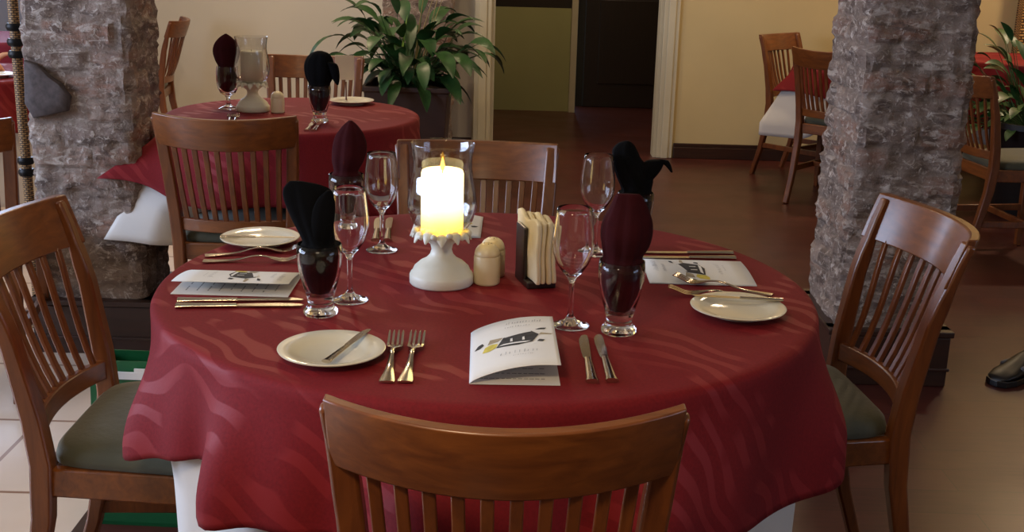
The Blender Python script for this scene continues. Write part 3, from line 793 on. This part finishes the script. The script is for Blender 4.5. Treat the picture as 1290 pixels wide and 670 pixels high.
# cutlery : built along +Y, handle end at y = 0
def fork_mesh():
    out = [(-.011, 0), (-.0085, -.002), (0, -.003), (.0085, -.002), (.011, 0), (.0095, .02), (.006, .05), (.0032, .09), (.003, .115), (.0045, .125), (.0115, .136), (.0125, .145)]
    tin = []
    xs = [(.0125, .0085), (.0055, .0020), (-.0020, -.0055), (-.0085, -.0125)]
    pts = list(out)
    for a, b in xs:
        pts += [(a, .150), (a - .0006, .190), ((a + b) / 2, .193), (b + .0006, .190), (b, .150)]
    pts += [(-.0125, .145), (-.0115, .136), (-.0045, .125), (-.003, .115), (-.0032, .09), (-.006, .05), (-.0095, .02)]
    def arch(p):
        y = p.y; z = p.z + .010 * math.exp(-((y - .105) / .035) ** 2) + .002 + (.012 * smooth(.15, .193, y))
        return Vector((p.x, y, z))
    mb = MB()
    # handle strips keep the bend, so split the outline along its length
    def half(y):
        w = [(0, .0105), (.004, .0112), (.02, .0095), (.05, .006), (.09, .0032), (.115, .003), (.125, .0045), (.136, .0115), (.148, .0125)]
        for (a, b), (c, d) in zip(w, w[1:]):
            if y <= c: return b + (d - b) * (y - a) / (c - a)
        return w[-1][1]
    rs = []
    for i in range(31):
        y = .148 * i / 30; hw = half(y)
        rs.append([arch(Vector((-hw, y, 0))), arch(Vector((-hw * .5, y, -.0006))), arch(Vector((hw * .5, y, -.0006))), arch(Vector((hw, y, 0))), arch(Vector((hw, y, .0012))), arch(Vector((hw * .5, y, .0024))), arch(Vector((-hw * .5, y, .0024))), arch(Vector((-hw, y, .0012)))])
    mb.rings(rs)
    for a, b in xs:
        c = (a + b) / 2; P = [arch(Vector((c, .146 + .046 * i / 8, .0008))) for i in range(9)]
        mb.bar(P, [.0036] * 7 + [.0028, .0012], .0016)
    return mb
def knife_parts(scale=1.0):
    hd, bl = MB(), MB()
    rs = []
    for i in range(17):
        f = i / 16; y = .1 * f; w = .0088 - .0030 * f + .0015 * math.exp(-((f) / .1) ** 2); t = .0042 - .0010 * f
        rs.append([Vector((w * math.cos(a), y, .0035 + t * math.sin(a))) for a in [2 * PI * j / 14 for j in range(14)]])
    hd.rings(rs)
    o = [(-.006, .099), (-.0075, .104), (-.0085, .13), (-.0095, .165), (-.0085, .19), (-.004, .207), (.002, .213), (.0062, .208), (.007, .19), (.0065, .15), (.0055, .104), (.005, .099)]
    bl.prism(o, .0026, .0040)
    return hd, bl
fm = fork_mesh()
fork0 = thing('fork', '', 'fork'); fm.build('fork_body', M['steel'], fork0, bevel=0, angle=50)
knife0 = thing('knife', '', 'knife'); a_, b_ = knife_parts(); a_.build('handle', M['steel'], knife0, angle=60); b_.build('blade', M['steel'], knife0, angle=30)
cu = {'fork': 0, 'knife': 0}
def cutlery(kind, p0, p1, label, z=GT, s=None, tilt=0, length=None, cat=None):
    src = fork0 if kind == 'fork' else knife0
    o = src if not cu[kind] else copy_tree(src); cu[kind] = 1
    L = .193 if kind == 'fork' else .213
    d = Vector((p1.x - p0.x, p1.y - p0.y)); s = s or 1.0
    o.location = (p0.x, p0.y, z); o.rotation_euler = (tilt, 0, math.atan2(-d.x, d.y)); o.scale = (s, s, s)
    tag(o, label, cat or kind, 'cutlery on the tables'); return o
cutlery('fork', pt(487, 484), pt(500, 428), 'silver fork nearer the front left side plate, left of the front pair of forks')
cutlery('fork', pt(510, 484), pt(527, 428), 'silver fork nearer the front menu, right of the front pair of forks')
cutlery('knife', pt(746, 484), pt(735, 427), 'silver knife nearer the front menu, left of the front pair of knives', s=.97)
cutlery('knife', pt(771, 483), pt(753, 425), 'silver knife right of the front pair, below the maroon napkin tumbler', s=.97)
cutlery('fork', pt(256, 331), pt(374, 331), 'silver fork on the left, the one nearer the left menu')
cutlery('fork', pt(258, 324), pt(374, 318), 'silver fork on the left, the one nearer the left side plate')
cutlery('knife', pt(222, 388), pt(390, 387), 'silver knife at the left menu, the nearer one of the pair')
cutlery('knife', pt(224, 381), pt(390, 380), 'silver knife at the left menu, tucked against the menu edge')
cutlery('knife', pt(926, 327), pt(812, 326), 'silver knife above the right menu, nearer the menu', s=.95)
cutlery('knife', pt(923, 321), pt(812, 320), 'silver knife above the right menu, farther from it', s=.95)
cutlery('fork', pt(973, 374), pt(850, 355), 'silver fork between the right menu and right plate, nearer the menu', s=.98)
cutlery('fork', pt(974, 380), pt(858, 372), 'silver fork between the right menu and right plate, against the plate', s=.98)
cutlery('knife', pt(473, 305), pt(478, 272), 'silver knife behind the wine glass left of the lamp, left one', s=.97)
cutlery('knife', pt(488, 305), pt(492, 272), 'silver knife behind the wine glass left of the lamp, right one', s=.97)
def zt(x): return GT + x
d = Vector((.30, .95)).normalized()
cutlery('knife', P1 + Vector((.003, -.070, 0)), P1 + Vector((.046, .08, 0)), 'small butter knife lying across the front left side plate', z=zt(.0155), s=.74, cat='butter knife')
cutlery('knife', P2 + Vector((-.075, -.022, 0)), P2 + Vector((.08, -.014, 0)), 'small butter knife lying across the left side plate', z=zt(.0155), s=.70, cat='butter knife')
cutlery('knife', P3 + Vector((.083, .030, 0)), P3 + Vector((-.06, .042, 0)), 'small butter knife lying across the far edge of the right plate', z=zt(.0158), s=.74, cat='butter knife')
def pl(px, py):
    p = at(px, py, TZ); return Vector((p.x, p.y, GT))
cutlery('knife', pl(386, 166), pl(402, 148), 'silver knife before the black napkin on the smaller table behind, left one', s=.95)
cutlery('knife', pl(395, 166), pl(410, 148), 'silver knife before the black napkin on the smaller table behind, right one', s=.95)
cutlery('fork', pl(289, 158), pl(292, 143), 'silver fork above the chair back on the smaller table behind, left one', s=.9)
cutlery('fork', pl(296, 158), pl(299, 143), 'silver fork above the chair back on the smaller table behind, right one', s=.9)

# menus: page lies flat, cover hinged on a spine along the local left edge, local +Y is the top of the page
def menu(loc, rz, prof, label, W=.132, Hh=.2, picture='house', flip=1):
    """prof(u): (x, z) of the cover at share u of the width away from the spine"""
    r = thing('menu_booklet', label, 'menu', loc, rz, 'printed menus at the settings')
    MB().box((W / 2, 0, .0009), (W, Hh, .0010)).build('back_page', M['paper'], r, smooth=False)
    def cov(u, v, lift=0):
        x, z = prof(u); return Vector((x * W, (v - .5) * Hh, z + lift))
    mb = MB().sheet(lambda u, v: cov(u, v), 24, 6)
    cvr = mb.build('cover', M['paper'], r, solid=.0008, angle=180)
    def patch(mb2, poly, lift=.0009):
        # poly in page shares; triangulated as a strip fan with fine steps so that it follows the bowed cover
        us = [p[0] for p in poly]; vs = [p[1] for p in poly]
        n = 6
        u0, u1 = min(us), max(us)
        def span(u):
            hit = []
            for (a, b), (c, d) in zip(poly, poly[1:] + poly[:1]):
                if (a <= u <= c or c <= u <= a) and abs(a - c) > 1e-9: hit.append(b + (d - b) * (u - a) / (c - a))
            return (min(hit), max(hit)) if hit else (0, 0)
        st = []
        for i in range(n + 1):
            u = u0 + (u1 - u0) * (.001 + .998 * i / n); lo, hi = span(u); st.append((u, lo, hi))
        vsx = []
        for u, lo, hi in st: vsx += [cov(u, lo, lift), cov(u, hi, lift)]
        mb2.add(vsx, [(2 * i, 2 * i + 2, 2 * i + 3, 2 * i + 1) for i in range(n)])
    pic = MB(); rnd = random.Random(int(abs(rz) * 100) + 5)
    def q(x, y): return (x, y)
    pic.cur = 0     # dark building, roof, windows, trees
    patch(pic, [(.30, .44), (.33, .60), (.78, .69), (.80, .60), (.78, .47), (.55, .42)])
    pic.cur = 1
    patch(pic, [(.40, .60), (.45, .65), (.70, .70), (.72, .66)], .0013)
    for u in (.46, .60): patch(pic, [(u, .50), (u + .005, .56), (u + .03, .565), (u + .03, .50)], .0014)
    patch(pic, [(.32, .455), (.35, .48), (.70, .47), (.68, .445)], .0014)
    pic.cur = 0
    patch(pic, [(.05, .53), (.09, .60), (.15, .62), (.16, .57), (.11, .53)])
    patch(pic, [(.76, .70), (.82, .735), (.90, .74), (.88, .71)]); patch(pic, [(.77, .46), (.80, .50), (.86, .49), (.84, .45)])
    pic.cur = 2
    patch(pic, [(.14, .42), (.15, .50), (.24, .54), (.32, .52), (.30, .45), (.22, .41)])
    pic.cur = 3
    patch(pic, [(.20, .55), (.22, .64), (.38, .62), (.33, .56)], .0007); patch(pic, [(.80, .60), (.82, .64), (.97, .62), (.95, .60)], .0007)
    pic.build('printed_picture', [M['ink'], M['paper'], M['yellow_ink'], M['tan_ink']], cvr, smooth=False)
    txt = MB()
    def squig(u0, u1, v, h, dens):
        k = int((u1 - u0) * dens)
        for i in range(k):
            u = u0 + (u1 - u0) * (i + .3 * rnd.random()) / k; a = .35 * rnd.random(); hh = h * (.5 + .6 * rnd.random()); w = .012 + .01 * rnd.random()
            patch(txt, [(u, v), (u + w * .2 + a * .02, v + hh), (u + w * .6 + a * .02, v + hh), (u + w * .35, v)], .0011)
    squig(.42, .86, .875, .045, 30); squig(.40, .72, .80, .032, 34); squig(.34, .80, .265, .05, 20); squig(.48, .72, .22, .012, 40)
    txt.build('printed_text', M['pale_ink'], cvr, smooth=False)
    tx2 = MB()
    for row in range(9):
        v = -.40 + row * .095
        k = 12
        for i in range(k):
            if rnd.random() < .2: continue
            x = W * (.12 + .76 * i / k); tx2.box((x, v * Hh, .00155), (W * (.03 + .03 * rnd.random()), .0022, .0002))
    tx2.build('inside_text', M['pale_ink'], r, smooth=False)
    return r
bowp = lambda u: (u * .985, .0016 + .026 * math.sin(min(1, u * 1.25) * PI / 2) ** .8 * (1 if u < .8 else 1 - .25 * (u - .8) / .2))
a, b = pt(588, 487), pt(702, 488)
menu(Vector((a.x, (a.y + pt(590, 420).y) / 2 + .0, GT)), .03, lambda u: (u, .0016 + .030 * math.sin(PI * .5 * min(1, u * 1.15)) ** .75), 'open menu booklet with a house picture, front centre before the nearest chair', W=.130, Hh=.222)
s0 = pt(310, 342)
menu(Vector((pt(312, 345).x, pt(312, 344).y, GT)), -PI / 2, lambda u: (u * .94, .0016 + .020 * math.sin(PI * .5 * u) ** .8), 'open menu booklet on the left between the forks and knives', W=.150, Hh=.205)
s0 = pt(886, 360)
menu(Vector((s0.x, s0.y, GT)), PI / 2, lambda u: (u, .0016 + .004 * math.sin(PI * u)), 'nearly flat menu booklet on the right under the paired knives', W=.172, Hh=.200)
s0 = pt(607, 288)
menu(Vector((s0.x, s0.y + .005, GT)), PI, lambda u: (u, .0016 + .008 * math.sin(PI * u)), 'menu booklet at the far setting, half hidden by the glowing lamp', W=.15, Hh=.19)

# ------------------------------------------------------------------ smaller table behind
q = at(403, 154, TZ); L = Vector((q.x, q.y, GT)); tumbler(L, 'tumbler with a drooping black napkin on the smaller table behind', GTU, 1.02)
napkin(L, [(0, 0, .128, .034, .03), (0, 0, .15, .044, .034), (.0, 0, .18, .047, .034), (.002, 0, .205, .042, .030), (.004, 0, .224, .028, .02), (.004, 0, .232, .008, .006)],
       M['black_cloth'], 'round black napkin with a drooping tip on the smaller table behind', GN, s=1.02,
       extra=[[(.02, -.01, .20, .012, .012), (.042, -.012, .192, .018, .014), (.053, -.014, .165, .015, .012), (.058, -.014, .14, .010, .008), (.062, -.014, .125, .003, .003)]])
g = thing('goblet', 'stemmed goblet holding a maroon napkin beside the unlit candle lamp', 'glass', (0, 0, 0)); q = at(288, 137, TZ); g.location = (q.x, q.y, GT)
MB().lathe([(0, 0), (.034, 0), (.0355, .0015), (.03, .004), (.014, .010), (.007, .018), (.0085, .028), (.007, .038), (.012, .046), (.027, .056), (.036, .075), (.0395, .10), (.0395, .125), (.037, .150),
            (.0354, .150), (.0378, .125), (.0378, .10), (.0342, .076), (.025, .058), (0, .052)], 48).build('bowl', M['glass'], g, angle=80)
napkin(Vector((q.x, q.y, GT)), [(0, 0, .15, .030, .028), (0, 0, .17, .040, .024), (.0, 0, .20, .047, .02), (.0, 0, .228, .040, .016), (0, 0, .25, .022, .01), (0, 0, .263, .003, .003)],
       M['maroon_cloth'], 'pointed maroon napkin standing in the goblet beside the unlit lamp', GN, ins=[(0, 0, .058, .012, .012), (0, 0, .075, .028, .028), (0, 0, .10, .0335, .0335), (0, 0, .13, .0335, .0335)])
# card on a thin stem
q = Vector((-.645, 4.475, 0)); cs = thing('card_stand', 'cream card on a thin stem behind the side plate of the smaller table', 'card stand', (q.x + .0, q.y, GT))
MB().lathe([(0, 0), (.022, 0), (.022, .003), (.006, .007), (.003, .012), (.003, .075), (0, .075)], 20).build('stem', M['chair_wood'], cs)
MB().box((-.004, 0, .128), (.072, .003, .092)).build('card', M['shade_cloth'], cs, smooth=False, bevel=.001)

# ------------------------------------------------------------------ bag under the left chair
bag = thing('shopping_bag', 'green shopping bag with a white label, on the floor behind the left chair', 'bag', (-.85, 2.62, 0), -.04)
mb = MB(); R = []
for z, s in ((0, 1.0), (.01, 1.02), (.12, .99), (.26, .98), (.405, .97)):
    R.append([(s * .13 * (1 if a in (1, 2) else -1), s * (.07 - .08 * z) * (1 if a in (2, 3) else -1), z) for a in range(4)])
mb.rings(R, cap=False); mb.f.append((3, 2, 1, 0)); mb.mi.append(0)
mb.build('bag_body', M['green_bag'], bag, smooth=False, solid=.003)
mb = MB().box((-.01, -.0455, .372), (.13, .004, .018)).box((.0, -.0450, .384), (.04, .004, .012)); mb.build('white_label', M['paper'], bag, smooth=False)
for sy in (-1, 1):
    P = [(.05 * math.cos(PI * i / 12), sy * .060, .30 - .085 * math.sin(PI * i / 12)) for i in range(13)]
    MB().bar(P, .012, .003, up=(0, 1, 0)).build('bag_handle', M['green_bag'], bag)

# ------------------------------------------------------------------ plants
def leaf_into(mb, base, direc, L, W, droop, roll=0.0):
    d = Vector(direc).normalized(); up = Vector((0, 0, 1)); side = d.cross(up)
    if side.length < .05: side = Vector((1, 0, 0))
    side.normalize(); side = (Matrix.Rotation(roll, 3, d) @ side)
    n = 7; vs = []
    p = Vector(base); dirn = d.copy()
    for i in range(n + 1):
        f = i / n; w = W * (math.sin(PI * min(1, f * .95 + .04)) ** .8) * (1 - .25 * f)
        nrm = side.cross(dirn).normalized()
        vs += [p - side * w * .5 + nrm * w * .12, p, p + side * w * .5 + nrm * w * .12]
        dirn = (dirn + Vector((0, 0, -droop / n))).normalized(); p = p + dirn * (L / n)
    fs = []
    for i in range(n):
        a = i * 3; fs += [(a, a + 1, a + 4, a + 3), (a + 1, a + 2, a + 5, a + 4)]
    mb.add(vs, fs)
pc = Vector((-.62, 6.84, 0))
rnd = random.Random(5)
pl_ = thing('potted_plant', 'leafy dark green plant in a brown square planter left of the doorway', 'potted plant', pc)
PH = .56
mb = MB(); R = []
for z, w in ((0, .20), (PH - .03, .235), (PH - .03, .25), (PH, .25), (PH, .225), (PH - .06, .22)):
    R.append([(sx * w, sy * w, z) for sx, sy in ((-1, -1), (1, -1), (1, 1), (-1, 1))])
mb.rings(R); mb.build('planter', M['pot'], pl_, smooth=False, bevel=.006)
MB().lathe([(0, PH - .055), (.215, PH - .055), (.2, PH - .035), (0, PH - .02)], 24).build('soil', M['soil'], pl_)
mb = MB(); st = MB()
for i in range(120):
    a = rnd.random() * 2 * PI; el = .35 + 1.0 * rnd.random()
    b0 = Vector((.10 * math.cos(a) * rnd.random(), .10 * math.sin(a) * rnd.random(), PH - .03))
    d = Vector((math.cos(a) * math.cos(el), math.sin(a) * math.cos(el), math.sin(el)))
    ln = .10 + .36 * rnd.random(); tip = b0 + d * ln
    mid = b0.lerp(tip, .5) + Vector((0, 0, .03))
    st.bar([b0, mid, tip], [.007, .006, .004], [.007, .006, .004], n=6)
    leaf_into(mb, tip, d + Vector((0, 0, -.25)), .17 + .12 * rnd.random(), .07 + .04 * rnd.random(), 1.2 + .9 * rnd.random(), rnd.uniform(-.5, .5))
mb.build('foliage', M['leaf'], pl_, angle=180); st.build('stems', M['leaf'], pl_)
mb = MB(); leaf_into(mb, (-.03, -.16, PH + .10), (.12, -.15, 1), .30, .055, .1, 1.2); o = mb.build('bright_leaf', M['leaf_bright'], pl_, angle=180); o['label'] = 'upright yellow-green leaf'
mb = MB()
for (x0, x1, zt_) in ((.02, .16, .55), (.05, .20, .50), (.08, .19, .60), (.03, .10, .58)):
    mb.bar([(x0, -.08, PH), (x0 + (x1 - x0) * .4, -.1, PH + zt_ * .5), (x1, -.1, PH + zt_)], [.016, .014, .006], [.005, .005, .003], n=6)
o = mb.build('dry_stalks', M['dry_stalk'], pl_); o['label'] = 'pale dry stalks'
# plant at the right edge
q2 = Vector((2.80, 6.35, 0)); rnd = random.Random(9)
pr = thing('potted_plant', 'sunlit bushy plant in a black pot at the right edge', 'potted plant', q2)
mb = MB().lathe([(0, 0), (.17, 0), (.18, .02), (.235, .46), (.245, .47), (.245, .50), (.225, .50), (.215, .44), (0, .44)], 32); mb.build('pot', M['black_pot'], pr)
mb = MB(); st = MB()
for i in range(170):
    a = rnd.random() * 2 * PI; el = .15 + 1.2 * rnd.random()
    b0 = Vector((.12 * math.cos(a) * rnd.random(), .12 * math.sin(a) * rnd.random(), .44)); d = Vector((math.cos(a) * math.cos(el), math.sin(a) * math.cos(el), math.sin(el)))
    ln = .14 + .38 * rnd.random(); tip = b0 + d * ln; st.bar([b0, tip], [.006, .003], [.006, .003], n=6)
    leaf_into(mb, tip, d + Vector((0, 0, -.2)), .11 + .09 * rnd.random(), .045 + .035 * rnd.random(), 1.0, rnd.uniform(-.8, .8))
mb.build('foliage', M['leaf'], pr, angle=180); st.build('stems', M['leaf'], pr)

# woven screen behind it
sc = thing('woven_screen', 'woven rattan folding screen in warm light at the top right corner', 'screen', (3.86, 7.66, 0))
for k in range(3):
    p = MB().box((-.5 + k * .42, 0, .85), (.36, .015, 1.6)).build('woven_panel', M['screen_weave'], sc, smooth=False)
    f = MB()
    for u in (-.19, .19): f.box((-.5 + k * .42 + u, 0, .85), (.03, .03, 1.7))
    for z in (.05, 1.67): f.box((-.5 + k * .42, 0, z), (.35, .028, .03))
    f.build('panel_frame', M['rattan'], sc, smooth=False, bevel=.004)

# shoe at the right edge
sh = thing('shoe', 'black shoe with a grey side on the floor at the right edge', 'shoe', (1.72, 3.74, 0), 2.2)
mb = MB(); R = []
for y, w, hz in ((-.13, .018, .06), (-.11, .033, .085), (-.06, .036, .095), (0, .038, .085), (.05, .044, .062), (.10, .046, .048), (.14, .036, .036), (.155, .016, .024)):
    R.append([(w * math.cos(a), y, .018 + (hz - .018) * .5 * (1 + math.sin(a))) for a in [2 * PI * j / 20 for j in range(20)]])
mb.rings(R); mb.build('upper', M['black_leather'], sh, angle=70)
mb = MB(); mb.prism([(w * sx, y) for sx, rng in ((1, 1), (-1, -1)) for y, w in ([(-.135, .02), (-.11, .036), (0, .040), (.10, .048), (.145, .038), (.16, .012)][::rng])], 0, .022); mb.build('sole', M['black_leather'], sh, smooth=False, bevel=.003)
mb = MB().box((-.036, .02, .045), (.012, .09, .028)).box((.038, .02, .045), (.012, .09, .028)); mb.build('side_panel', M['grey_mesh'], sh, bevel=.005)

# ------------------------------------------------------------------ far left
q = aty(24, 100, 3.98)
rp = thing('rattan_pole', 'rattan-wrapped pole with black iron bands beside the left pillar', 'pole', (q.x - .0, 3.98, 0))
MB().lathe([(0, 0), (.03, 0), (.03, .02), (.017, .03), (.017, 1.4), (0, 1.4)], 20).build('shaft', M['rattan'], rp)
for z in (.56, .60, .96, 1.0, 1.05):
    MB().lathe([(0, -.012), (.024, -.012), (.028, -.004), (.028, .004), (.024, .012), (0, .012)], 20, (0, 0, z)).build('iron_band', M['iron'], rp)
q = at(8, 86, TZ)
nf = thing('star_napkin', 'peach napkin folded as a star on the table at the far left edge', 'napkin', (-2.26, 5.12, GT + .001), .3, GN)
mb = MB()
for k in range(5):
    a = 2 * PI * k / 5 + .3
    mb.bar([(0, 0, .045), (.05 * math.cos(a), 0, .055 + .05 * math.sin(a)), (.095 * math.cos(a), 0, .055 + .055 * math.sin(a) * 1.7 + .0)], [.03, .022, .003], [.03, .02, .003], up=(0, 1, 0), n=8)
mb.lathe([(0, 0), (.03, 0), (.034, .01), (.026, .04), (.012, .06), (0, .065)], 20); mb.build('napkin_body', M['peach_cloth'], nf, angle=60)
plate(Vector((-2.17, 4.93, GT)), 'white side plate on the table at the far left edge', R=.08)
o = MB().box((-2.62, 6.2, .006), (.9, .7, .012)).build('sheen', M['blue_sheen'], smooth=False, bevel=.004); tag(o, 'blue rug painted on the floor at the far left edge', 'sheen')  # flat blue slab put in for the sky's reflection on the tiles

# ------------------------------------------------------------------ light
w = bpy.data.worlds.new('world'); SC.world = w; w.use_nodes = True
bg = w.node_tree.nodes['Background']; bg.inputs['Color'].default_value = (.55, .68, 1.0, 1); bg.inputs['Strength'].default_value = 1.6
def area(name, loc, rot, sx, sy, power, col, disk=False):
    l = bpy.data.lights.new(name, 'AREA'); l.energy = power; l.color = col
    l.shape = 'DISK' if disk else 'RECTANGLE'; l.size = sx; l.size_y = sy
    o = bpy.data.objects.new(name, l); COL.objects.link(o); o.location = loc; o.rotation_euler = rot; return o
WARM = (1.0, .74, .46); COOL = (.62, .74, 1.0)
for i, (x, y, p) in enumerate(((-.38, .42, 17), (.1, 2.1, 5), (-.95, 4.9, 16), (-1.3, 6.5, 36), (2.4, 4.6, 3), (1.7, 6.7, 20), (3.6, 7.0, 45), (.4, 8.8, 18))):  # the last one, in the corridor, is added to brighten the green wall
    area('warm_lamp', (x, y, TOP - .06 if i else 1.8), (0, 0, 0), .28, .28, p, WARM, True)  # the first hangs low, set close to light the nearest chair
area('window_daylight', (LEFT - .12, (ly0 + ly1) / 2, (lz0 + lz1) / 2), (0, -PI / 2, 0), lz1 - lz0, ly1 - ly0, 300, COOL)
area('window_daylight', (-3.325, BACK + .12, (wz0 + wz1) / 2), (-PI / 2, 0, 0), 1.3, wz1 - wz0, 60, COOL)
area('window_daylight', (RIGHT + .12, (ry0 + ry1) / 2, (lz0 + lz1) / 2), (0, PI / 2, 0), lz1 - lz0, ry1 - ry0, 42, COOL)
pt_l = bpy.data.lights.new('candle_light', 'POINT'); pt_l.energy = .9; pt_l.color = (1, .62, .2); pt_l.shadow_soft_size = .004
o = bpy.data.objects.new('candle_light', pt_l); COL.objects.link(o); q = pt(556, 357); o.location = (q.x, q.y, GT + .222)

# ------------------------------------------------------------------ view
vs = SC.view_settings; SC.display_settings.display_device = 'sRGB'
vs.view_transform = 'Standard'; vs.look = 'None'; vs.gamma = 1.0; vs.use_curve_mapping = False; vs.exposure = -0.14
cy = SC.cycles
cy.use_denoising = True; cy.max_bounces = 14; cy.transmission_bounces = 12; cy.transparent_max_bounces = 16; cy.glossy_bounces = 6
cy.sample_clamp_indirect = 4.0; cy.caustics_reflective = False; cy.caustics_refractive = True; cy.blur_glossy = .6
